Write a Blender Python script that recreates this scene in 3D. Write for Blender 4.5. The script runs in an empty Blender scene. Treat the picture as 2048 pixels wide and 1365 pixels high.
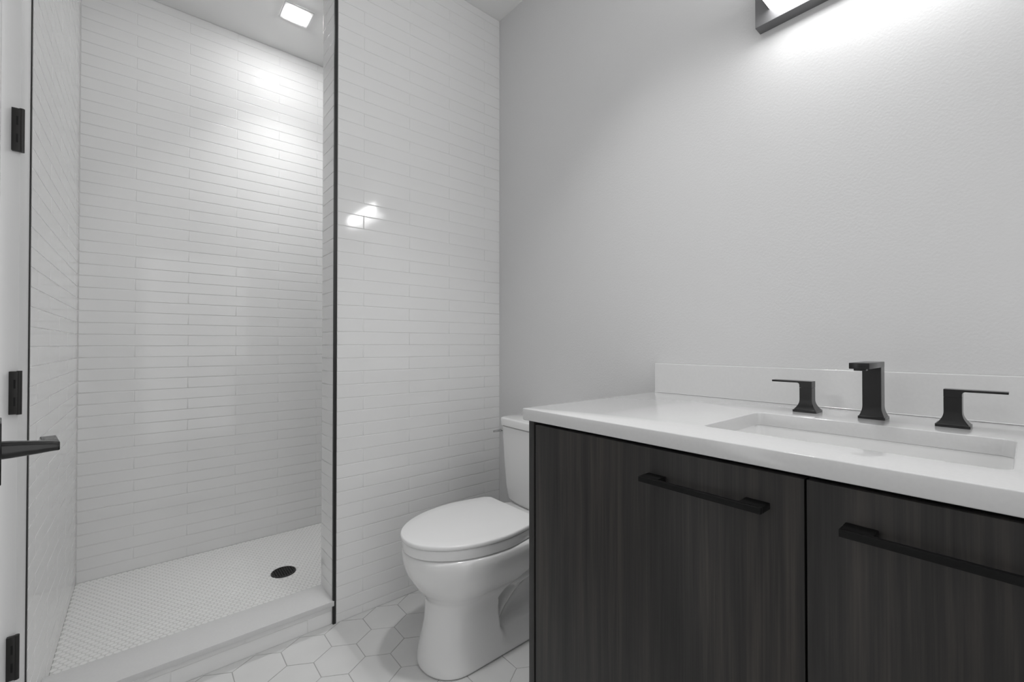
import bpy, bmesh, math, random
from mathutils import Vector, Matrix
random.seed(7)
sc = bpy.context.scene
col = sc.collection

# ------------------------------------------------------------------ camera
CAM_H = 1.0766
cam_data = bpy.data.cameras.new('camera')
cam_data.sensor_width = 36.0
cam_data.lens = 872.4 / 2048 * 36.0
cam_data.clip_start = 0.02
cam = bpy.data.objects.new('camera', cam_data)
col.objects.link(cam)
cam.location = (0, 0, CAM_H)
cam.rotation_euler = (math.pi / 2 + 0.0091, 0, -0.6992)
sc.camera = cam

# ------------------------------------------------------------------ world and exposure
world = bpy.data.worlds.new('world')
sc.world = world
world.use_nodes = True
world.node_tree.nodes['Background'].inputs[0].default_value = (1.0, 1.0, 1.0, 1)
world.node_tree.nodes['Background'].inputs[1].default_value = 0.78
sc.view_settings.view_transform = 'Standard'
sc.view_settings.look = 'None'
sc.view_settings.gamma = 1.0
sc.view_settings.use_curve_mapping = False
sc.view_settings.exposure = 0.90
E_FRONT, E_EDGE = 33.0, 5.8      # glow of the bar light's diffuser: front face, thinner edges
P_SHOWER, P_FILL = 1.3, 1.5    # watts of the shower light and of the added fill panel
E_LENS = 60.0                    # glow of the shower light's lens

# ------------------------------------------------------------------ measures of the place
WX = 1.3777      # plane of the vanity wall
LX = -0.227      # plane of the left wall
PY = 1.736       # front of the tiled partition
PB = 1.889       # back of the partition
PX = 0.560       # free end of the partition
SY = 2.698       # back wall of the shower
CZ = 2.732       # ceiling
SZ = 0.028       # shower floor
BY = -1.05       # wall behind the camera
CT = 0.914       # top of the counter
ROW = 0.0522     # tile course
TL = 0.4034      # tile length


# ------------------------------------------------------------------ materials
def mat(name, color, rough=0.5, metal=0.0, coat=0.0, coat_rough=0.03, ior=1.5, spec=0.5):
    m = bpy.data.materials.new(name)
    m.use_nodes = True
    b = m.node_tree.nodes['Principled BSDF']
    b.inputs['Base Color'].default_value = (*color, 1)
    b.inputs['Roughness'].default_value = rough
    b.inputs['Metallic'].default_value = metal
    b.inputs['Coat Weight'].default_value = coat
    b.inputs['Coat Roughness'].default_value = coat_rough
    b.inputs['IOR'].default_value = ior
    b.inputs['Specular IOR Level'].default_value = spec
    return m


def nodes(m):
    nt = m.node_tree
    return nt, nt.nodes['Principled BSDF']


def add_noise(m, scale=(1, 1, 1), nscale=20.0, detail=3.0, bump=0.0, dist=0.001, c0=None, c1=None, lo=0.3, hi=0.7, rough=None, distortion=0.0):
    nt, b = nodes(m)
    tc = nt.nodes.new('ShaderNodeTexCoord')
    mp = nt.nodes.new('ShaderNodeMapping')
    mp.inputs['Scale'].default_value = scale
    nz = nt.nodes.new('ShaderNodeTexNoise')
    nz.inputs['Scale'].default_value = nscale
    nz.inputs['Detail'].default_value = detail
    nz.inputs['Distortion'].default_value = distortion
    nt.links.new(tc.outputs['Object'], mp.inputs['Vector'])
    nt.links.new(mp.outputs['Vector'], nz.inputs['Vector'])
    if c0 is not None:
        cr = nt.nodes.new('ShaderNodeValToRGB')
        cr.color_ramp.elements[0].position = lo
        cr.color_ramp.elements[0].color = (*c0, 1)
        cr.color_ramp.elements[1].position = hi
        cr.color_ramp.elements[1].color = (*c1, 1)
        nt.links.new(nz.outputs['Fac'], cr.inputs['Fac'])
        nt.links.new(cr.outputs['Color'], b.inputs['Base Color'])
    if bump:
        bp = nt.nodes.new('ShaderNodeBump')
        bp.inputs['Strength'].default_value = bump
        bp.inputs['Distance'].default_value = dist
        nt.links.new(nz.outputs['Fac'], bp.inputs['Height'])
        nt.links.new(bp.outputs['Normal'], b.inputs['Normal'])
    if rough is not None:
        mr = nt.nodes.new('ShaderNodeMapRange')
        mr.inputs['To Min'].default_value = rough[0]
        mr.inputs['To Max'].default_value = rough[1]
        nt.links.new(nz.outputs['Fac'], mr.inputs['Value'])
        nt.links.new(mr.outputs['Result'], b.inputs['Roughness'])
    return m


def emit(name, strength, color=(1, 1, 1)):
    m = mat(name, (0.9, 0.9, 0.9), 0.4)
    nt, b = nodes(m)
    b.inputs['Emission Color'].default_value = (*color, 1)
    b.inputs['Emission Strength'].default_value = strength
    return m


M_PAINT = add_noise(mat('wall_paint', (0.735, 0.735, 0.737), 0.55), nscale=170, detail=4, bump=0.35, dist=0.0012)
M_CEIL = add_noise(mat('ceiling_paint', (0.86, 0.86, 0.855), 0.7), nscale=140, bump=0.15, dist=0.001)
M_TILE = add_noise(mat('white_glazed_tile', (0.86, 0.86, 0.858), 0.08), nscale=14, detail=2, bump=0.06, dist=0.0012)
M_GROUT = add_noise(mat('white_grout', (0.85, 0.85, 0.845), 0.8), nscale=300, bump=0.2, dist=0.0005)
M_PENNY = mat('white_mosaic_tile', (0.84, 0.84, 0.83), 0.3)
M_PGROUT = add_noise(mat('pale_grey_grout', (0.68, 0.68, 0.67), 0.85), nscale=300, bump=0.2, dist=0.0005)
M_HEX = add_noise(mat('pale_grey_hexagon_tile', (0.62, 0.62, 0.615), 0.38), nscale=6, detail=4, c0=(0.70, 0.70, 0.695), c1=(0.75, 0.75, 0.745), lo=0.3, hi=0.7)
M_HGROUT = add_noise(mat('grey_floor_grout', (0.44, 0.44, 0.435), 0.85), nscale=300, bump=0.2, dist=0.0005)
M_QUARTZ = add_noise(mat('white_quartz', (0.84, 0.84, 0.84), 0.08), nscale=160, detail=2, c0=(0.68, 0.68, 0.68), c1=(0.70, 0.70, 0.70))
M_CERAMIC = add_noise(mat('white_porcelain', (0.86, 0.86, 0.857), 0.12, coat=0.4), nscale=3, bump=0.01, dist=0.003)
M_SEAT = add_noise(mat('white_seat_plastic', (0.88, 0.88, 0.88), 0.22), nscale=4, bump=0.01, dist=0.002)
M_TRIMPAINT = add_noise(mat('white_trim_paint', (0.76, 0.76, 0.76), 0.35), nscale=30, bump=0.03, dist=0.001)
M_BLACK = add_noise(mat('matte_black_metal', (0.005, 0.005, 0.005), 0.22, spec=0.5), nscale=400, bump=0.03, dist=0.0003)
M_BLACKTRIM = add_noise(mat('black_anodised_trim', (0.010, 0.010, 0.010), 0.45), nscale=400, bump=0.03, dist=0.0003)
M_PULL = add_noise(mat('flat_black_pull', (0.004, 0.004, 0.004), 0.5, spec=0.2), nscale=400, bump=0.03, dist=0.0003)
M_HINGE = add_noise(mat('dark_bronze_hinge', (0.014, 0.013, 0.012), 0.45), nscale=300, bump=0.03, dist=0.0003)
M_RECESS_SHADE = mat('painted_recess_shade', (0.003, 0.003, 0.003), 0.8)  # black stands in for the shade inside hinge slots and drain
M_GAP_SHADE = mat('painted_gap_shade', (0.004, 0.004, 0.004), 0.9)  # near-black carcass colour stands in for shade in the cabinet gaps
M_NICKEL = add_noise(mat('brushed_grey_metal', (0.16, 0.16, 0.164), 0.42, metal=0.5), scale=(1, 1, 40), nscale=30, bump=0.03, dist=0.0004)
M_CHROME = mat('chrome', (0.6, 0.6, 0.6), 0.12, metal=1.0)


def wood_mat(name, seed):
    m = mat(name, (0.03, 0.027, 0.025), 0.42, spec=0.4)
    nt, b = nodes(m)
    tc = nt.nodes.new('ShaderNodeTexCoord')
    mp = nt.nodes.new('ShaderNodeMapping')
    mp.inputs['Location'].default_value = (seed, seed * 1.7, seed * 0.6)
    mp.inputs['Scale'].default_value = (1.0, 7.0, 0.42)
    nt.links.new(tc.outputs['Object'], mp.inputs['Vector'])
    big = nt.nodes.new('ShaderNodeTexNoise')
    big.inputs['Scale'].default_value = 2.6
    big.inputs['Detail'].default_value = 5
    big.inputs['Distortion'].default_value = 0.9
    nt.links.new(mp.outputs['Vector'], big.inputs['Vector'])
    mp2 = nt.nodes.new('ShaderNodeMapping')
    mp2.inputs['Scale'].default_value = (1.0, 150.0, 3.0)
    nt.links.new(tc.outputs['Object'], mp2.inputs['Vector'])
    fine = nt.nodes.new('ShaderNodeTexNoise')
    fine.inputs['Scale'].default_value = 2.0
    fine.inputs['Detail'].default_value = 4
    nt.links.new(mp2.outputs['Vector'], fine.inputs['Vector'])
    wv = nt.nodes.new('ShaderNodeTexWave')
    wv.wave_type = 'BANDS'
    wv.bands_direction = 'Y'
    wv.inputs['Scale'].default_value = 1.6
    wv.inputs['Distortion'].default_value = 6.0
    wv.inputs['Detail'].default_value = 3
    wv.inputs['Detail Scale'].default_value = 0.8
    nt.links.new(mp.outputs['Vector'], wv.inputs['Vector'])
    mx = nt.nodes.new('ShaderNodeMix')
    mx.data_type = 'FLOAT'
    mx.inputs[0].default_value = 0.10
    nt.links.new(big.outputs['Fac'], mx.inputs[2])
    nt.links.new(wv.outputs['Fac'], mx.inputs[3])
    mx2 = nt.nodes.new('ShaderNodeMix')
    mx2.data_type = 'FLOAT'
    mx2.inputs[0].default_value = 0.36
    nt.links.new(mx.outputs[0], mx2.inputs[2])
    nt.links.new(fine.outputs['Fac'], mx2.inputs[3])
    cr = nt.nodes.new('ShaderNodeValToRGB')
    e = cr.color_ramp.elements
    e[0].position = 0.33
    e[0].color = (0.0085, 0.0078, 0.0074, 1)
    e[1].position = 0.67
    e[1].color = (0.046, 0.0395, 0.0350, 1)
    k = e.new(0.5)
    k.color = (0.0215, 0.0198, 0.0186, 1)
    nt.links.new(mx2.outputs[0], cr.inputs['Fac'])
    nt.links.new(cr.outputs['Color'], b.inputs['Base Color'])
    bp = nt.nodes.new('ShaderNodeBump')
    bp.inputs['Strength'].default_value = 0.12
    bp.inputs['Distance'].default_value = 0.0006
    nt.links.new(fine.outputs['Fac'], bp.inputs['Height'])
    nt.links.new(bp.outputs['Normal'], b.inputs['Normal'])
    return m


M_WOOD = wood_mat('dark_walnut_laminate', 0.0)
M_WOOD2 = wood_mat('dark_walnut_laminate_second', 3.1)
M_EDGE = add_noise(mat('dark_edge_banding', (0.030, 0.029, 0.028), 0.45), scale=(1, 60, 2), nscale=5, bump=0.05, dist=0.0004)


# ------------------------------------------------------------------ mesh helpers
class MB:
    """Collects shapes; build() links them as one mesh object."""

    def __init__(self):
        self.v, self.f, self.mi = [], [], []

    def add(self, verts, faces, mi=0):
        o = len(self.v)
        self.v += [tuple(p) for p in verts]
        self.f += [tuple(o + i for i in f) for f in faces]
        self.mi += [mi] * len(faces)

    def bm(self, bm, mi=0):
        bm.verts.index_update()
        self.add([v.co.copy() for v in bm.verts], [[v.index for v in f.verts] for f in bm.faces], mi)
        bm.free()

    def box(self, x0, x1, y0, y1, z0, z1, bevel=0.0, seg=2, mi=0, M=None):
        bm = bmesh.new()
        bmesh.ops.create_cube(bm, size=1.0)
        for v in bm.verts:
            v.co = Vector((x0 + (v.co.x + .5) * (x1 - x0), y0 + (v.co.y + .5) * (y1 - y0), z0 + (v.co.z + .5) * (z1 - z0)))
        if bevel:
            bmesh.ops.bevel(bm, geom=list(bm.edges), offset=bevel, segments=seg, affect='EDGES', profile=0.5)
        if M is not None:
            bm.transform(M)
        self.bm(bm, mi)

    def loft(self, rings, cap0=True, cap1=True, closed=True, mi=0):
        n = len(rings[0])
        vs = [p for r in rings for p in r]
        fs = []
        for i in range(len(rings) - 1):
            for j in range(n if closed else n - 1):
                a, b2 = i * n + j, i * n + (j + 1) % n
                fs.append((a, b2, b2 + n, a + n))
        if cap0:
            fs.append(tuple(range(n))[::-1])
        if cap1:
            fs.append(tuple((len(rings) - 1) * n + j for j in range(n)))
        self.add(vs, fs, mi)

    def prism(self, pts, z0, z1, mi=0):
        self.loft([[(x, y, z0) for x, y in pts], [(x, y, z1) for x, y in pts]], mi=mi)

    def tube(self, path, r, n=12, mi=0):
        rings = []
        path = [Vector(p) for p in path]
        for i, p in enumerate(path):
            d = (path[min(i + 1, len(path) - 1)] - path[max(i - 1, 0)]).normalized()
            up = Vector((0, 0, 1)) if abs(d.z) < 0.9 else Vector((1, 0, 0))
            a = d.cross(up).normalized()
            b2 = a.cross(d)
            rr = r[i] if isinstance(r, (list, tuple)) else r
            rings.append([p + a * (rr * math.cos(2 * math.pi * k / n)) + b2 * (rr * math.sin(2 * math.pi * k / n)) for k in range(n)])
        self.loft(rings, mi=mi)

    def build(self, name, mats, parent=None, smooth=40, recalc=True):
        me = bpy.data.meshes.new(name)
        me.from_pydata(self.v, [], self.f)
        if not isinstance(mats, (list, tuple)):
            mats = [mats]
        for m in mats:
            me.materials.append(m)
        if len(mats) > 1:
            me.polygons.foreach_set('material_index', self.mi)
        if recalc:
            bm = bmesh.new()
            bm.from_mesh(me)
            bmesh.ops.recalc_face_normals(bm, faces=bm.faces)
            bm.to_mesh(me)
            bm.free()
        if smooth:
            me.shade_smooth()
            me.set_sharp_from_angle(angle=math.radians(smooth))
        o = bpy.data.objects.new(name, me)
        col.objects.link(o)
        if parent is not None:
            o.parent = parent
            o.matrix_parent_inverse = Matrix.Identity(4)
            o.location = -world_loc(parent)
        return o


def world_loc(o):
    p = Vector(o.location)
    while o.parent is not None:
        o = o.parent
        p += Vector(o.location)
    return p


def empty(name, loc):
    o = bpy.data.objects.new(name, None)
    o.empty_display_size = 0.1
    o.location = loc
    col.objects.link(o)
    return o


def tag(o, label=None, cat=None, group=None, kind=None):
    if label:
        o['label'] = label
    if cat:
        o['category'] = cat
    if group:
        o['group'] = group
    if kind:
        o['kind'] = kind
    return o


def struct(o, label=None, cat=None):
    return tag(o, label, cat, kind='structure')


def box_obj(name, m, x0, x1, y0, y1, z0, z1, bevel=0.0, parent=None, seg=2):
    mb = MB()
    mb.box(x0, x1, y0, y1, z0, z1, bevel, seg)
    return mb.build(name, m, parent)


def soften(o):
    """rounded shading on the sloping tile edges, flat faces stay flat"""
    for p in o.data.polygons:
        p.use_smooth = max(abs(c) for c in p.normal) < 0.99
    return o


def clip_poly(poly, x0, x1, y0, y1):
    for ax, lim, sgn in ((0, x0, 1), (0, x1, -1), (1, y0, 1), (1, y1, -1)):
        out = []
        for i in range(len(poly)):
            a, b = poly[i - 1], poly[i]
            da, db = (a[ax] - lim) * sgn, (b[ax] - lim) * sgn
            if da * db < 0:
                t = da / (da - db)
                out.append((a[0] + (b[0] - a[0]) * t, a[1] + (b[1] - a[1]) * t))
            if db >= 0:
                out.append(b)
        poly = out
        if len(poly) < 3:
            return []
    return poly


def inset_poly(poly, d):
    n = len(poly)
    cx = sum(p[0] for p in poly) / n
    cy = sum(p[1] for p in poly) / n
    res = []
    for x, y in poly:
        L = math.hypot(x - cx, y - cy) or 1
        k = max(0.0, 1 - d / L)
        res.append((cx + (x - cx) * k, cy + (y - cy) * k))
    return res


def tile_rect(mb, to3, u0, u1, v0, v1, h=0.0016, b=0.0016, gap=0.0012, tilt=0.00005, ugap=None):
    """One glazed tile with softened edges on the grout plane; to3(u, v, depth) gives the point."""
    ug = gap if ugap is None else ugap
    u0, u1, v0, v1 = u0 + ug, u1 - ug, v0 + gap, v1 - gap
    if u1 - u0 < 2 * b + 0.001 or v1 - v0 < 2 * b + 0.001:
        return
    q = lambda i: [(u0 + i, v0 + i), (u1 - i, v0 + i), (u1 - i, v1 - i), (u0 + i, v1 - i)]
    lay = [(0.0, 0.0), (0.0, h * 0.45), (b * 0.35, h * 0.85), (b, h)]
    vs = []
    tu, tv = random.uniform(-tilt, tilt), random.uniform(-tilt, tilt)
    for k, (ins, dep) in enumerate(lay):
        for j, (u, v) in enumerate(q(ins)):
            e = ((1 if j in (1, 2) else -1) * tu + (1 if j > 1 else -1) * tv) if k == 3 else 0
            vs.append(to3(u, v, dep + e))
    fs = []
    for k in range(3):
        for j in range(4):
            a, c = k * 4 + j, k * 4 + (j + 1) % 4
            fs.append((a, c, c + 4, a + 4))
    fs.append((12, 13, 14, 15))
    mb.add(vs, fs, 0)


def tile_field(mb, to3, u0, u1, v0, v1, u_joint, v_joint, odd_row_joint, h=0.0015, ugap=None):
    """Running bond: a course joint at v_joint, tile end at u_joint in even courses, half a tile over in odd ones."""
    k0 = math.floor((v0 - v_joint) / ROW) - 1
    k1 = math.ceil((v1 - v_joint) / ROW) + 1
    for k in range(k0, k1):
        a, b = max(v0, v_joint + k * ROW), min(v1, v_joint + (k + 1) * ROW)
        if b - a < 0.008:
            continue
        ph = u_joint if (k % 2 == 0) else odd_row_joint
        j0 = math.floor((u0 - ph) / TL) - 1
        j1 = math.ceil((u1 - ph) / TL) + 1
        for j in range(j0, j1):
            c, d = max(u0, ph + j * TL), min(u1, ph + (j + 1) * TL)
            if d - c < 0.01:
                continue
            tile_rect(mb, to3, c, d, a, b, h=h, ugap=ugap)


# ------------------------------------------------------------------ the setting: painted shell
H_T = 0.0016
o = box_obj('wall_right', M_PAINT, WX, WX + 0.12, BY, SY + 0.1, -0.1, CZ + 0.12)
struct(o, 'pale grey painted wall behind the vanity and the toilet tank', 'wall')
mb = MB()
mb.box(LX - 0.6, WX, BY, SY, CZ, CZ + 0.12)
o = mb.build('ceiling', M_CEIL)
struct(o, 'white ceiling over shower and room', 'ceiling')

# left wall: tiled stretch in the shower, doorway nearer
mb = MB()
mb.box(LX - 0.12, LX - H_T, 1.634, SY + 0.1, -0.1, CZ + 0.12, mi=1)
tile_field(mb, lambda u, v, d: (LX - H_T + d, u, v), 1.644, SY, SZ - 0.02, CZ, SY - 0.12, 1.124, SY - 0.12 - TL / 2, h=0.0007, ugap=0.0002)
o = soften(mb.build('wall_left', [M_TILE, M_GROUT], smooth=0))
struct(o, 'narrow white tiled side wall of the shower beside the door', 'wall')
# door casing wall with the opening
mb = MB()
mb.prism([(LX, 1.634), (LX, 1.566), (LX - 0.005, 1.558), (LX - 0.036, 1.558), (LX - 0.036, 1.600), (LX - 0.12, 1.600), (LX - 0.12, 1.634)], 0, CZ)
o = mb.build('trim_1', M_TRIMPAINT)
struct(o, 'white painted door jamb next to the black tile trim', 'trim')
box_obj('wall_left_front', M_PAINT, LX - 0.12, LX, BY, 0.62, -0.1, CZ + 0.12)
struct(bpy.data.objects['wall_left_front'], 'painted wall before the door', 'wall')
box_obj('wall_left_over_door', M_PAINT, LX - 0.12, LX, 0.62, 1.634, 2.16, CZ)
struct(bpy.data.objects['wall_left_over_door'], 'painted wall above the door', 'wall')

# back wall of the shower
mb = MB()
mb.box(LX - 0.12, WX, SY + H_T, SY + 0.12, -0.1, CZ + 0.12, mi=1)
tile_field(mb, lambda u, v, d: (u, SY + H_T - d, v), LX, WX, SZ - 0.02, CZ, -0.0373 + TL * 0, 1.124, 0.1632)
o = soften(mb.build('wall_back', [M_TILE, M_GROUT], smooth=0))
struct(o, 'white tiled back wall of the shower', 'wall')

# partition beside the toilet: three tiled faces
mb = MB()
mb.box(PX + H_T, WX, PY + H_T, PB - H_T, -0.1, CZ, mi=1)
tile_field(mb, lambda u, v, d: (u, PY + H_T - d, v), PX + 0.0105, WX, 0.0, CZ, 0.8767, 1.0762, 0.6747)
tile_field(mb, lambda u, v, d: (PX + H_T - d, u, v), PY + 0.010, PB, 0.0, CZ, PY - 0.02, 1.0762, PY - 0.02 + TL / 2)
tile_field(mb, lambda u, v, d: (u, PB - H_T + d, v), PX, WX, 0.0, CZ, 0.8767, 1.124, 0.6747)
o = soften(mb.build('wall_partition', [M_TILE, M_GROUT], smooth=0))
struct(o, 'white tiled partition between the shower and the toilet', 'wall')

# wall behind the camera, its wide unseen doorway added to let in fill light
mb = MB()
mb.box(LX - 0.12, -0.02, BY - 0.12, BY, -0.1, CZ + 0.12)
mb.box(1.10, WX + 0.12, BY - 0.12, BY, -0.1, CZ + 0.12)
mb.box(-0.02, 1.10, BY - 0.12, BY, 2.15, CZ + 0.12)
o = mb.build('wall_front', M_PAINT)
struct(o, 'painted wall with a doorway left open for fill light behind the viewer', 'wall')

# black edge trims of the tiled walls (slim L profiles)
mb = MB()
mb.prism([(PX - 0.0012, PY - 0.0016), (PX + 0.0100, PY - 0.0016), (PX + 0.0100, PY + 0.0012), (PX + 0.0018, PY + 0.0012), (PX + 0.0018, PY + 0.010), (PX - 0.0012, PY + 0.010)], 0.0, CZ)
struct(mb.build('trim_2', M_BLACKTRIM, smooth=0), 'thin black metal edge strip on the end of the tiled partition', 'trim')
mb = MB()
mb.prism([(LX - 0.004, 1.6345), (LX + 0.0022, 1.6345), (LX + 0.0022, 1.645), (LX - 0.004, 1.645)], 0.0, CZ)
struct(mb.build('trim_3', M_BLACKTRIM, smooth=0), 'thin black metal edge strip between door jamb and shower tile', 'trim')

# bathroom floor of hexagon tiles
HP = 0.1455
HS = HP / math.sqrt(3)
mb = MB()
fx0, fx1, fy0, fy1 = LX - 0.12, WX, BY - 0.12, PY + 0.008
mb.box(fx0, fx1, fy0, fy1, -0.1, -0.0012, mi=1)
hx, hy = 0.5157, 1.5290
for j in range(-22, 4):
    for i in range(-9, 9):
        cx = hx + (i + (0.5 if j % 2 else 0)) * HP
        cy = hy + j * HS * 1.5
        poly = [(cx + HS * math.cos(math.pi / 6 + k * math.pi / 3), cy + HS * math.sin(math.pi / 6 + k * math.pi / 3)) for k in range(6)]
        poly = inset_poly(poly, 0.0014 / math.cos(math.pi / 6))
        poly = clip_poly(poly, fx0, fx1, fy0, fy1)
        if not poly:
            continue
        n = len(poly)
        dz = random.uniform(-0.00015, 0.00015)
        rings = [[(x, y, -0.0012) for x, y in poly], [(x, y, -0.0005 + dz) for x, y in poly], [(x, y, dz) for x, y in inset_poly(poly, 0.0009)]]
        mb.loft(rings, cap0=False)
o = mb.build('floor', [M_HEX, M_HGROUT], smooth=0)
struct(o, 'pale grey hexagon tile floor around the toilet', 'floor')

# shower floor of small round mosaic
DR = (0.495, 2.228)
mb = MB()
mb.box(LX, WX, PB - 0.012, SY, -0.06, SZ - 0.0012, mi=1)
pp = 0.0205
pr = 0.0094
nrow = int((SY - PB) / (pp * 0.866)) + 2
for j in range(nrow):
    cy = PB + 0.003 + j * pp * 0.866
    if cy > SY - 0.006:
        continue
    for i in range(int((WX - LX) / pp) + 1):
        cx = LX + 0.006 + (i + (0.5 if j % 2 else 0)) * pp
        if cx > 0.98 or math.hypot(cx - DR[0], cy - DR[1]) < 0.060:
            continue
        n = 10
        ring = lambda r, z: [(cx + r * math.cos(2 * math.pi * k / n), cy + r * math.sin(2 * math.pi * k / n), z) for k in range(n)]
        mb.loft([ring(pr, SZ - 0.0012), ring(pr, SZ - 0.0006), ring(pr - 0.0010, SZ)], cap0=False)
o = mb.build('shower_floor', [M_PENNY, M_PGROUT], smooth=0)
struct(o, 'white round mosaic shower floor with a black drain', 'floor')

# curb with a quartz cap and tiled face
curb = empty('shower_curb', (0.16, 1.81, 0))
struct(curb, 'low shower curb with a white stone cap and tiled front', 'curb')
mb = MB()
mb.box(LX, PX, PY + 0.006 + H_T, PB - 0.012, 0.0, 0.0706, mi=1)
tile_field(mb, lambda u, v, d: (u, PY + 0.006 + H_T - d, v), LX, PX - 0.002, 0.0, 0.0706, 0.4700, 0.0, 0.4700 - TL / 2)
soften(mb.build('tiled_front', [M_TILE, M_GROUT], curb, smooth=0))
box_obj('cap', M_QUARTZ, LX, PX + 0.003, PY - 0.0045, PB, 0.0714, 0.0906, 0.0012, curb)

# ------------------------------------------------------------------ door standing ajar at the left
HINGE = Vector((LX - 0.034, 1.546, 0))
ang = math.radians(9.4)
RZ = Matrix.Translation(HINGE) @ Matrix.Rotation(ang, 4, 'Z')   # local -Y runs along the leaf, +X faces the room
door = empty('door_1', (HINGE.x, HINGE.y, 0))
struct(door, 'white door standing ajar with a black lever and black hinges', 'door')


def in_door(mb, x0, x1, y0, y1, z0, z1, bevel=0.0, seg=2, mi=0):
    mb.box(x0, x1, y0, y1, z0, z1, bevel, seg, mi, M=RZ)


DW = 0.81
mb = MB()
in_door(mb, -0.038, 0.0, -DW, -0.004, 0.008, 2.13, 0.002)
mb.build('door_panel', M_TRIMPAINT, door)
# hinges sit on the jamb face, a narrow black leaf, knuckle and two slots whose dark is painted
for zc in (1.590, 0.963, 0.337):
    hb = MB()
    hx0, hx1, hy0, hy1 = LX - 0.0185, LX - 0.0040, 1.5475, 1.5575
    hb.box(hx0, hx1, hy0, hy1, zc - 0.051, zc + 0.051, 0.0010)
    h = hb.build('hinge', M_HINGE, door)
    kb = MB()
    kb.tube([(hx1 + 0.0020, 1.5520, zc - 0.052), (hx1 + 0.0020, 1.5520, zc + 0.052)], 0.0048, 16)
    kb.build('knuckle', M_HINGE, h)
    for dz in (-0.021, 0.021):
        sb = MB()
        sb.box(hx0 + 0.0078, hx0 + 0.0112, hy0 - 0.0004, hy0 + 0.001, zc + dz - 0.0105, zc + dz + 0.0105)
        sb.build('slot', M_RECESS_SHADE, h)
# lever set
hd = MB()
LYC, LZ = -(DW - 0.060), 0.9475
in_door(hd, 0.0, 0.0055, LYC - 0.033, LYC + 0.033, 0.912, 0.985, 0.0012)
handle = hd.build('door_handle', M_BLACK, door)
lv = MB()
rings = []
for t, hh, ww in ((0.0, 0.0108, 0.0110), (0.15, 0.0104, 0.0108), (0.6, 0.0082, 0.0098), (0.93, 0.0062, 0.0086), (1.0, 0.0056, 0.0080)):
    x = 0.005 + t * 0.0495
    cz = LZ - 0.0020 * t
    ring = []
    for k in range(16):
        a = 2 * math.pi * k / 16
        c, s = math.cos(a), math.sin(a)
        y = math.copysign(abs(c) ** 0.6, c) * ww
        z = math.copysign(abs(s) ** 0.6, s) * hh
        ring.append(RZ @ Vector((x, LYC + 0.005 + y, cz + z)))
    rings.append(ring)
lv.loft(rings)
# the flat blade that turns off the neck and runs along the leaf
in_door(lv, 0.0390, 0.0550, LYC - 0.003, LYC + 0.060, 0.9400, 0.9512, 0.0012)
lv.build('lever', M_BLACK, handle)

# ------------------------------------------------------------------ vanity cabinet
VY0, VY1 = -0.3953, 0.8323
FXF = 0.757
van = empty('vanity_cabinet', ((FXF + WX) / 2, (VY0 + VY1) / 2, 0))
tag(van, 'dark walnut two-door vanity cabinet under the white countertop', 'cabinet')
mb = MB()
mb.box(FXF + 0.022, WX - 0.002, VY0 + 0.019, VY1 - 0.019, 0.10, 0.116)           # bottom board
mb.box(WX - 0.014, WX - 0.002, VY0 + 0.019, VY1 - 0.019, 0.116, 0.8835)           # back board
mb.box(FXF + 0.022, FXF + 0.040, VY0 + 0.019, VY1 - 0.019, 0.790, 0.8835)         # front rail
mb.box(FXF + 0.022, FXF + 0.5, 0.2095, 0.2275, 0.116, 0.715)                      # middle board
mb.build('carcass', M_GAP_SHADE, van)
for y0 in (VY1 - 0.0185, VY0):
    box_obj('side_panel', M_EDGE, FXF, WX - 0.002, y0, y0 + 0.0185, 0.0, 0.8838, 0.0008, van)
box_obj('toe_kick', M_EDGE, FXF + 0.07, FXF + 0.088, VY0 + 0.019, VY1 - 0.019, 0.0, 0.10, 0, van)
for (y0, y1, hy0, hy1, wm) in ((0.2201, 0.8075, 0.267, 0.4833, M_WOOD), (VY0 + 0.0245, 0.2170, -0.0462, 0.1695, M_WOOD2)):
    d = box_obj('door', wm, FXF, FXF + 0.0205, y0, y1, 0.108, 0.8752, 0.0008, van)
    hb = MB()
    zb, zt = 0.8168, 0.8268
    hb.box(0.7200, 0.7290, hy0, hy1, zb, zt, 0.0008)
    hb.box(0.7280, FXF + 0.0002, hy0, hy0 + 0.036, zb, zt, 0.0006)
    hb.box(0.7280, FXF + 0.0002, hy1 - 0.036, hy1, zb, zt, 0.0006)
    hb.build('handle', M_PULL, d)

# countertop with the sink opening, backsplash
CX0, CX1, CY0, CY1 = 0.7446, WX - 0.001, -0.405, 0.842
SX0, SX1, SY0, SY1, SR = 0.858, 1.137, 0.0165, 0.4265, 0.018
CTH = 0.0296


def rrect(x0, x1, y0, y1, r, n=6):
    pts = []
    for cx, cy, a0 in ((x1 - r, y1 - r, 0), (x0 + r, y1 - r, 90), (x0 + r, y0 + r, 180), (x1 - r, y0 + r, 270)):
        for k in range(n + 1):
            a = math.radians(a0 + 90 * k / n)
            pts.append((cx + r * math.cos(a), cy + r * math.sin(a)))
    return pts


top = empty('countertop', ((CX0 + CX1) / 2, (CY0 + CY1) / 2, CT - CTH))
tag(top, 'white stone countertop with sink cutout on the dark walnut cabinet', 'countertop')
inner = rrect(SX0, SX1, SY0, SY1, SR)


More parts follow.
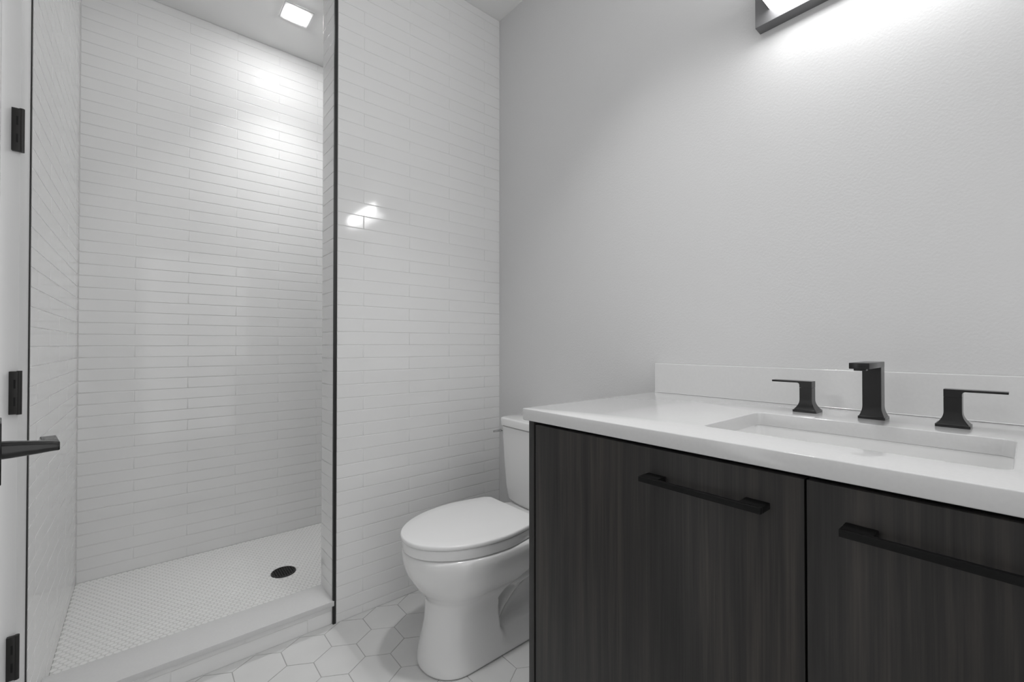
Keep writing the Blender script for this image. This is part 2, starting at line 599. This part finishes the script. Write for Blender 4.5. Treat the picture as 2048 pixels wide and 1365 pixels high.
def outer_ring(ins):
    """outer rectangle sampled with as many points as the opening, going round the same way"""
    x0, x1, y0, y1 = CX0 + ins, CX1 - ins, CY0 + ins, CY1 - ins
    n = len(inner) // 4
    pts = []
    cs = [(x1, y1), (x0, y1), (x0, y0), (x1, y0)]
    mids = [((x1, SY1 - SR)), ((SX0 + SR, y1)), ((x0, SY0 + SR)), ((SX1 - SR, y0))]
    nxt = [((SX1 - SR, y1)), ((x0, SY1 - SR)), ((SX0 + SR, y0)), ((x1, SY0 + SR))]
    for c, a, b in zip(cs, mids, nxt):
        for k in range(n):
            t = k / (n - 1)
            if t < 0.5:
                q = (a[0] + (c[0] - a[0]) * t * 2, a[1] + (c[1] - a[1]) * t * 2)
            else:
                q = (c[0] + (b[0] - c[0]) * (t * 2 - 1), c[1] + (b[1] - c[1]) * (t * 2 - 1))
            pts.append(q)
    return pts


def ring3(pts, z):
    return [(x, y, z) for x, y in pts]


bv = 0.0018
hole = lambda g: rrect(SX0 - g, SX1 + g, SY0 - g, SY1 + g, SR + g)
mb = MB()
mb.loft([ring3(hole(bv), CT), ring3(outer_ring(bv), CT), ring3(outer_ring(bv * .3), CT - bv * .3), ring3(outer_ring(0), CT - bv), ring3(outer_ring(0), CT - CTH + bv), ring3(outer_ring(bv), CT - CTH),
         ring3(hole(0), CT - CTH), ring3(hole(0), CT - bv), ring3(hole(bv * .3), CT - bv * .3), ring3(hole(bv), CT)], cap0=False, cap1=False)
mb.build('slab', M_QUARTZ, top, smooth=50)
mb = MB()
bx0, bx1, bz1 = WX - 0.0192, WX - 0.0005, CT + 0.0985
# slab profile with eased top edge and the thin white sealant fillet along its foot
prof = [(bx0 - 0.0024, CT + 0.0002), (bx0 - 0.0009, CT + 0.0009), (bx0, CT + 0.0026), (bx0, bz1 - 0.0020), (bx0 + 0.0006, bz1 - 0.0006), (bx0 + 0.0020, bz1), (bx1, bz1), (bx1, CT + 0.0002)]
mb.loft([[(x, CY0, z) for x, z in prof], [(x, CY1, z) for x, z in prof]])
bs = mb.build('backsplash', M_QUARTZ, smooth=60)
tag(bs, 'low white stone backsplash strip along the painted wall behind the faucet', 'backsplash')

# undermount sink
sink = empty('sink', ((SX0 + SX1) / 2, (SY0 + SY1) / 2, CT - CTH - 0.14))
tag(sink, 'white rectangular undermount sink set in the countertop below the faucet', 'sink')
mb = MB()
zt = CT - CTH - 0.0006
off = lambda g, r: rrect(SX0 - g, SX1 + g, SY0 - g, SY1 + g, max(r, 0.004))
ins = lambda g, r: rrect(SX0 + g, SX1 - g, SY0 + g, SY1 - g, r)
mb.loft([ring3(ins(0.12, .01), zt - 0.150), ring3(off(0.0, 0.04), zt - 0.120), ring3(off(0.022, 0.03), zt - 0.012), ring3(off(0.022, 0.03), zt),
         ring3(off(0.0012, 0.019), zt), ring3(off(0.0005, 0.020), zt - 0.006), ring3(ins(0.006, 0.03), zt - 0.085), ring3(ins(0.012, 0.035), zt - 0.115),
         ring3(ins(0.030, 0.04), zt - 0.130), ring3(ins(0.115, 0.02), zt - 0.138)], cap0=True, cap1=True)
mb.build('basin', M_CERAMIC, sink, smooth=60)
mb = MB()
cxs, cys = (SX0 + SX1) / 2, (SY0 + SY1) / 2
circ = lambda r, z, n=32: [(cxs + r * math.cos(2 * math.pi * k / n), cys + r * math.sin(2 * math.pi * k / n), z) for k in range(n)]
mb.loft([circ(0.022, zt - 0.139), circ(0.022, zt - 0.1365), circ(0.019, zt - 0.1355), circ(0.010, zt - 0.1370)])
mb.build('drain', M_BLACK, sink)

# ------------------------------------------------------------------ widespread faucet
fau = empty('faucet', (1.237, 0.2259, CT))
tag(fau, 'matte black widespread faucet with square spout and two lever handles behind the sink', 'faucet')


def flared(mb, cx, cy, sections):
    rings = []
    for z, hx_, hy_ in sections:
        c = min(hx_, hy_) * 0.06
        rings.append([(cx + hx_ - c, cy + hy_, z), (cx - hx_ + c, cy + hy_, z), (cx - hx_, cy + hy_ - c, z), (cx - hx_, cy - hy_ + c, z),
                      (cx - hx_ + c, cy - hy_, z), (cx + hx_ - c, cy - hy_, z), (cx + hx_, cy - hy_ + c, z), (cx + hx_, cy + hy_ - c, z)])
    mb.loft(rings)


def flare_sections(z0, zb, zs, ztop, b, cx_, cy_):
    """plinth of half size b up to zb, concave sweep to the column (cx_, cy_) at zs, straight to ztop"""
    s = [(z0, b, b), (zb, b, b)]
    for k in range(9):
        t = k / 8
        w = (1 - math.sin(t * math.pi / 2)) ** 1.25
        s.append((zb + 0.0004 + (zs - zb) * t, cx_ + (b * 0.93 - cx_) * w, cy_ + (b * 0.93 - cy_) * w))
    s.append((ztop, cx_, cy_))
    return s


mb = MB()
flared(mb, 1.2375, 0.2255, flare_sections(CT, CT + 0.0055, CT + 0.030, CT + 0.1245, 0.0235, 0.0165, 0.0166))
sp = mb.build('spout', M_BLACK, fau, smooth=25)
mb = MB()
mb.box(1.1120, 1.2545, 0.2255 - 0.0167, 0.2255 + 0.0167, CT + 0.1135, CT + 0.1257, 0.0008)
mb.build('spout_arm', M_BLACK, sp)
mb = MB()
mb.box(1.1185, 1.1385, 0.2255 - 0.010, 0.2255 + 0.010, CT + 0.1095, CT + 0.1136, 0.0005)
mb.build('aerator', M_BLACK, sp)
for cy, sgn in ((0.3515, 1), (0.1003, -1)):
    mb = MB()
    flared(mb, 1.2365, cy, flare_sections(CT, CT + 0.0055, CT + 0.031, CT + 0.0582, 0.0247, 0.0135, 0.0130))
    hnd = mb.build('handle', M_BLACK, fau, smooth=25)
    mb = MB()
    # upper block and thin blade as one profile in the y-z plane
    prof = [(-0.0130, 0.0588), (0.0130, 0.0588), (0.0130, 0.0655), (0.0142, 0.0688), (0.0170, 0.0702), (0.0735, 0.0702), (0.0735, 0.0744), (-0.0130, 0.0744)]
    a = [(1.2365 - 0.0135, cy + sgn * y, CT + z) for y, z in prof]
    b = [(1.2365 + 0.0135, cy + sgn * y, CT + z) for y, z in prof]
    mb.loft([a, b])
    mb.build('lever', M_BLACK, hnd, smooth=0)

# ------------------------------------------------------------------ toilet
TX, TY = 0.642, 1.300      # front tip of the lid, centre line
toi = empty('toilet', (1.0, TY, 0))
tag(toi, 'white two-piece toilet with closed lid between partition and vanity', 'toilet')


def sm(a, b, x):
    t = max(0.0, min(1.0, (x - a) / (b - a)))
    return t * t * (3 - 2 * t)


def lerp_table(tab, z):
    """monotone cubic through the rows"""
    n = len(tab)
    z = max(tab[0][0], min(tab[-1][0], z))
    k = max(i for i in range(n - 1) if tab[i][0] <= z + 1e-9)
    h = tab[k + 1][0] - tab[k][0]
    t = (z - tab[k][0]) / h
    res = []
    for c in range(1, len(tab[0])):
        d = [(tab[i + 1][c] - tab[i][c]) / (tab[i + 1][0] - tab[i][0]) for i in range(n - 1)]

        def slope(i):
            if i == 0:
                return d[0]
            if i == n - 1:
                return d[-1]
            return 0.0 if d[i - 1] * d[i] <= 0 else 2 * d[i - 1] * d[i] / (d[i - 1] + d[i])
        m0, m1, y0, y1 = slope(k) * h, slope(k + 1) * h, tab[k][c], tab[k + 1][c]
        res.append((2 * t ** 3 - 3 * t * t + 1) * y0 + (t ** 3 - 2 * t * t + t) * m0 + (3 * t * t - 2 * t ** 3) * y1 + (t ** 3 - t * t) * m1)
    return res


# z, front x, length of the rounded front, half width of the front column, half width towards the back
body_tab = [(0.000, 0.704, 0.115, 0.117, 0.117), (0.012, 0.702, 0.116, 0.119, 0.119), (0.040, 0.706, 0.114, 0.117, 0.112), (0.075, 0.714, 0.112, 0.113, 0.088), (0.095, 0.719, 0.110, 0.110, 0.050),
            (0.140, 0.727, 0.110, 0.105, 0.038), (0.190, 0.731, 0.112, 0.103, 0.040), (0.215, 0.729, 0.120, 0.107, 0.058), (0.240, 0.716, 0.140, 0.122, 0.070),
            (0.265, 0.697, 0.170, 0.143, 0.082), (0.295, 0.677, 0.205, 0.162, 0.092), (0.325, 0.661, 0.235, 0.175, 0.104), (0.355, 0.652, 0.255, 0.182, 0.118), (0.378, 0.649, 0.265, 0.185, 0.135), (0.390, 0.650, 0.265, 0.184, 0.140)]
XB = 1.335


def body_half(x, z):
    xf, L, wf, wb = lerp_table(body_tab, z)
    t = (x - xf) / L
    front = wf * math.sqrt(max(0.0, 1 - max(0.0, 1 - t) ** 2.15))
    # where the full column gives way to the slimmer back: straight edge below, rising under the bowl
    if z < 0.20:
        xe, soft = 0.945, 0.012
    else:
        xe, soft = 0.945 + (z - 0.20) * 1.05, 0.012 + (z - 0.20) * 0.60
    if z < 0.10:
        soft += (0.10 - z) * 0.5
    k = sm(xe, xe + soft + 0.012, x)
    w = front + (min(wb, front) - front) * k
    # trapway ridge: a rounded tube that climbs towards the back
    if k > 0 and z > 0.05:
        zc = 0.13 + 0.10 * math.sin((x - 0.98) * 9.0)
        w += k * 0.034 * math.exp(-((z - zc) / 0.040) ** 2)
    return max(w, 0.0)


mb = MB()
NZ, NXS = 80, 110
rings = []
for i in range(NZ + 1):
    z = 0.390 * i / NZ
    xf = lerp_table(body_tab, z)[0]
    near, far = [], []
    for j in range(NXS + 1):
        t = j / NXS
        x = xf + (XB - xf) * (t ** 1.35)
        w = body_half(x, z) if j else 0.0
        w *= 1 if t < 0.97 else 0.999
        near.append((x, TY - w, z))
        far.append((x, TY + w, z))
    rings.append(near + far[:0:-1])
rings = [[(p[0] + (0.006 if p[0] < 0.9 else 0), TY + (p[1] - TY) * 0.965, -0.0) for p in rings[0]]] + rings[1:]
# rounded rim edge
last = rings[-1]
rings.append([(p[0] + (0.95 - p[0]) * 0.012, TY + (p[1] - TY) * 0.985, 0.3955) for p in last])
rings.append([(p[0] + (0.95 - p[0]) * 0.04, TY + (p[1] - TY) * 0.95, 0.3980) for p in last])
mb.loft(rings)
mb.build('bowl', M_CERAMIC, toi, smooth=55)


def seat_outline(xf, xb, w, n=40, back_round=0.03):
    """egg outline: elongated front, nearly straight rear end"""
    near = []
    L = 0.285
    for j in range(n + 1):
        t = j / n
        x = xf + (xb - xf) * (t ** 1.9)
        q = (x - xf) / L
        y = w * math.sqrt(max(0.0, 1 - max(0.0, 1 - q) ** 2.1)) if j else 0
        tb = max(0.0, (x - (xf + L)) / (xb - xf - L))
        y -= w * 0.17 * tb ** 1.4
        e = (xb - x) / back_round
        if e < 1:
            y -= back_round * 0.55 * (1 - math.sqrt(max(0.0, 1 - (1 - e) ** 2)))
        near.append((x, -y))
    far = [(x, -y) for x, y in near[:0:-1]]
    return [(x, TY + y) for x, y in near] + [(x, TY + y) for x, y in far]


def slab_from(outline, z0, z1, r, crown=0.0):
    cx = sum(p[0] for p in outline) / len(outline)

    def sc_(k, z):
        return [(x + (cx - x) * k, y + (TY - y) * k, z) for x, y in outline]
    kr = r / 0.19
    rr = [sc_(kr, z0), sc_(kr * .3, z0 + r * .3), sc_(0, z0 + r)]
    rr += [sc_(0, z1 - r), sc_(kr * .13, z1 - r * .5), sc_(kr * .5, z1 - r * .13), sc_(kr, z1)]
    for k in (0.2, 0.45, 0.7, 0.9):
        rr.append(sc_(kr + (1 - kr) * k, z1 + crown * (1 - (1 - k) ** 2)))
    return rr


mb = MB()
mb.loft(slab_from(seat_outline(TX + 0.005, 1.085, 0.183), 0.4005, 0.4325, 0.0045))
seat = mb.build('seat', M_SEAT, toi, smooth=60)
mb = MB()
mb.loft(slab_from(seat_outline(TX, 1.100, 0.187), 0.4345, 0.4500, 0.0055, 0.003))
mb.build('seat_lid', M_SEAT, toi, smooth=60)
for s in (-1, 1):
    mb = MB()
    mb.box(1.075, 1.115, TY + s * 0.075 - 0.02, TY + s * 0.075 + 0.02, 0.396, 0.434, 0.006, 3)
    mb.build('seat_hinge', M_SEAT, toi)


def tank_ring(x0, x1, hw, z, bow=0.012, r=0.03, n=8):
    pts = []
    for cx, cy, a0 in ((x1 - 0.012, hw - 0.012, 0), (x0 + r, hw - r, 90), (x0 + r, -hw + r, 180), (x1 - 0.012, -hw + 0.012, 270)):
        rad = r if cx < (x0 + x1) / 2 else 0.012
        for k in range(n + 1):
            a = math.radians(a0 + 90 * k / n)
            pts.append((cx + rad * math.cos(a), cy + rad * math.sin(a)))
    # add points along the bowed front
    out = []
    for i, p in enumerate(pts):
        out.append(p)
        if i == 2 * (n + 1) - 1:
            for k in range(1, 8):
                out.append((x0, (hw - r) * (1 - 2 * k / 8)))
    return [(x - (bow * (1 - (y / hw) ** 2) if x < (x0 + x1) / 2 else 0), TY + y, z) for x, y in out]


mb = MB()
mb.loft([tank_ring(1.222, 1.352, 0.165, 0.3985), tank_ring(1.212, 1.358, 0.183, 0.415), tank_ring(1.205, 1.362, 0.189, 0.47), tank_ring(1.197, 1.364, 0.196, 0.60), tank_ring(1.193, 1.365, 0.200, 0.7240), tank_ring(1.197, 1.362, 0.196, 0.7265)])
mb.build('tank', M_CERAMIC, toi, smooth=50)
mb = MB()
mb.loft([tank_ring(1.196, 1.366, 0.198, 0.7285), tank_ring(1.188, 1.370, 0.204, 0.7305), tank_ring(1.187, 1.370, 0.205, 0.7570), tank_ring(1.189, 1.369, 0.203, 0.7612), tank_ring(1.195, 1.364, 0.198, 0.7630)])
mb.build('tank_lid', M_CERAMIC, toi, smooth=50)
mb = MB()
mb.tube([(1.2150, TY + 0.196, 0.699), (1.2150, TY + 0.212, 0.699)], [0.009, 0.008], 16)
mb.box(1.165, 1.222, TY + 0.2095, TY + 0.2155, 0.694, 0.704, 0.002)
mb.build('flush_lever', M_CHROME, toi)

# ------------------------------------------------------------------ shower drain
dr = empty('shower_drain', (DR[0], DR[1], SZ))
tag(dr, 'round black slotted drain in the mosaic shower floor', 'drain')
mb = MB()
circ = lambda r, z, n=48: [(DR[0] + r * math.cos(2 * math.pi * k / n), DR[1] + r * math.sin(2 * math.pi * k / n), z) for k in range(n)]
mb.loft([circ(0.0455, SZ - 0.001), circ(0.0455, SZ + 0.0016), circ(0.0475, SZ + 0.0022), circ(0.0510, SZ + 0.0018), circ(0.0525, SZ - 0.001)], cap0=False, cap1=False)
mb.loft([circ(0.046, SZ - 0.0011), circ(0.046, SZ - 0.0008)], mi=1)
mb.build('flange', [M_BLACK, M_RECESS_SHADE], dr)
mb = MB()
for k in range(-4, 5):
    q = k * 0.0100
    L = math.sqrt(0.0465 ** 2 - q * q)
    mb.box(DR[0] - L, DR[0] + L, DR[1] + q - 0.0016, DR[1] + q + 0.0016, SZ - 0.0006, SZ + 0.0014)
    mb.box(DR[0] + q - 0.0016, DR[0] + q + 0.0016, DR[1] - L, DR[1] + L, SZ - 0.0006, SZ + 0.00125)
mb.build('grate', M_BLACK, dr, smooth=0)

# ------------------------------------------------------------------ lights
M_LENS = emit('lit_lens', E_LENS)
M_FILL = emit('fill_panel_glow', 3.0)  # glow of the added fill panel
M_DIFF = emit('lit_diffuser_front', E_FRONT)
M_DIFF_EDGE = emit('lit_diffuser_edge', E_EDGE)


def downlight(name, cx, cy, half, lens, watts, spread, label):
    root = empty(name, (cx, cy, CZ))
    tag(root, label, 'ceiling light')
    mb = MB()
    sq = lambda h, z: [(cx + h, cy + h, z), (cx - h, cy + h, z), (cx - h, cy - h, z), (cx + h, cy - h, z)]
    mb.loft([sq(half + 0.0235, CZ - 0.0002), sq(half + 0.0235, CZ - 0.003), sq(half + 0.0205, CZ - 0.006), sq(half + 0.0045, CZ - 0.006), sq(half, CZ - 0.002)], cap0=False, cap1=False)
    mb.build('trim_ring', M_TRIMPAINT, root, smooth=0)
    mb = MB()
    mb.loft([sq(half, CZ - 0.0004), sq(half, CZ - 0.0100)])
    mb.build('lens', lens, root, smooth=0)
    ld = bpy.data.lights.new(name + '_beam', 'AREA')
    ld.shape = 'SQUARE'
    ld.size = half * 1.9
    ld.energy = watts
    ld.spread = math.radians(spread)
    lo = bpy.data.objects.new(name + '_beam', ld)
    col.objects.link(lo)
    lo.parent = root
    lo.location = (0, 0, -0.0108)
    return root


downlight('shower_light', 0.570, 2.353, 0.0425, M_LENS, P_SHOWER, 88, 'square recessed ceiling light glowing above the shower')
downlight('added_fill_light', 0.80, 0.75, 0.070, M_FILL, P_FILL, 82, 'unseen square fill panel added on the ceiling to brighten the room')  # added out of view to brighten the room, no such lamp known

vl = empty('vanity_light', (WX, 0.2185, 2.05))
tag(vl, 'grey metal bar light glowing on the wall above the sink', 'wall light')
LY0, LY1, LZ0, LZ1 = -0.067, 0.5044, 1.9881, 2.118
FX = WX - 0.0385
mb = MB()
fr = lambda i, x: [(x, LY0 + i, LZ0 + i), (x, LY1 - i, LZ0 + i), (x, LY1 - i, LZ1 - i), (x, LY0 + i, LZ1 - i)]
mb.loft([fr(0.001, WX - 0.0005), fr(0, WX - 0.0015), fr(0, FX + 0.0008), fr(0.0008, FX), fr(0.0360, FX), fr(0.0360, FX + 0.008)], cap0=False, cap1=True)
mb.build('frame', M_NICKEL, vl, smooth=0)
mb = MB()
dy0, dy1, dz0, dz1 = LY0 + 0.0362, LY1 - 0.0362, LZ0 + 0.0362, LZ1 - 0.0362
mb.box(FX - 0.092, FX + 0.006, dy0 + 0.001, dy1 - 0.001, dz0, dz1, 0.001)
mb.mi = [0 if all(mb.v[i][0] < FX - 0.0915 for i in f) else 1 for f in mb.f]
mb.build('diffuser', [M_DIFF, M_DIFF_EDGE], vl, smooth=0)
for y in (dy0 - 0.0010, dy1 - 0.0010):
    mb = MB()
    mb.box(FX - 0.0925, FX, y, y + 0.0020, dz0 - 0.0005, dz1 + 0.0005)
    mb.build('end_cap', M_NICKEL, vl)
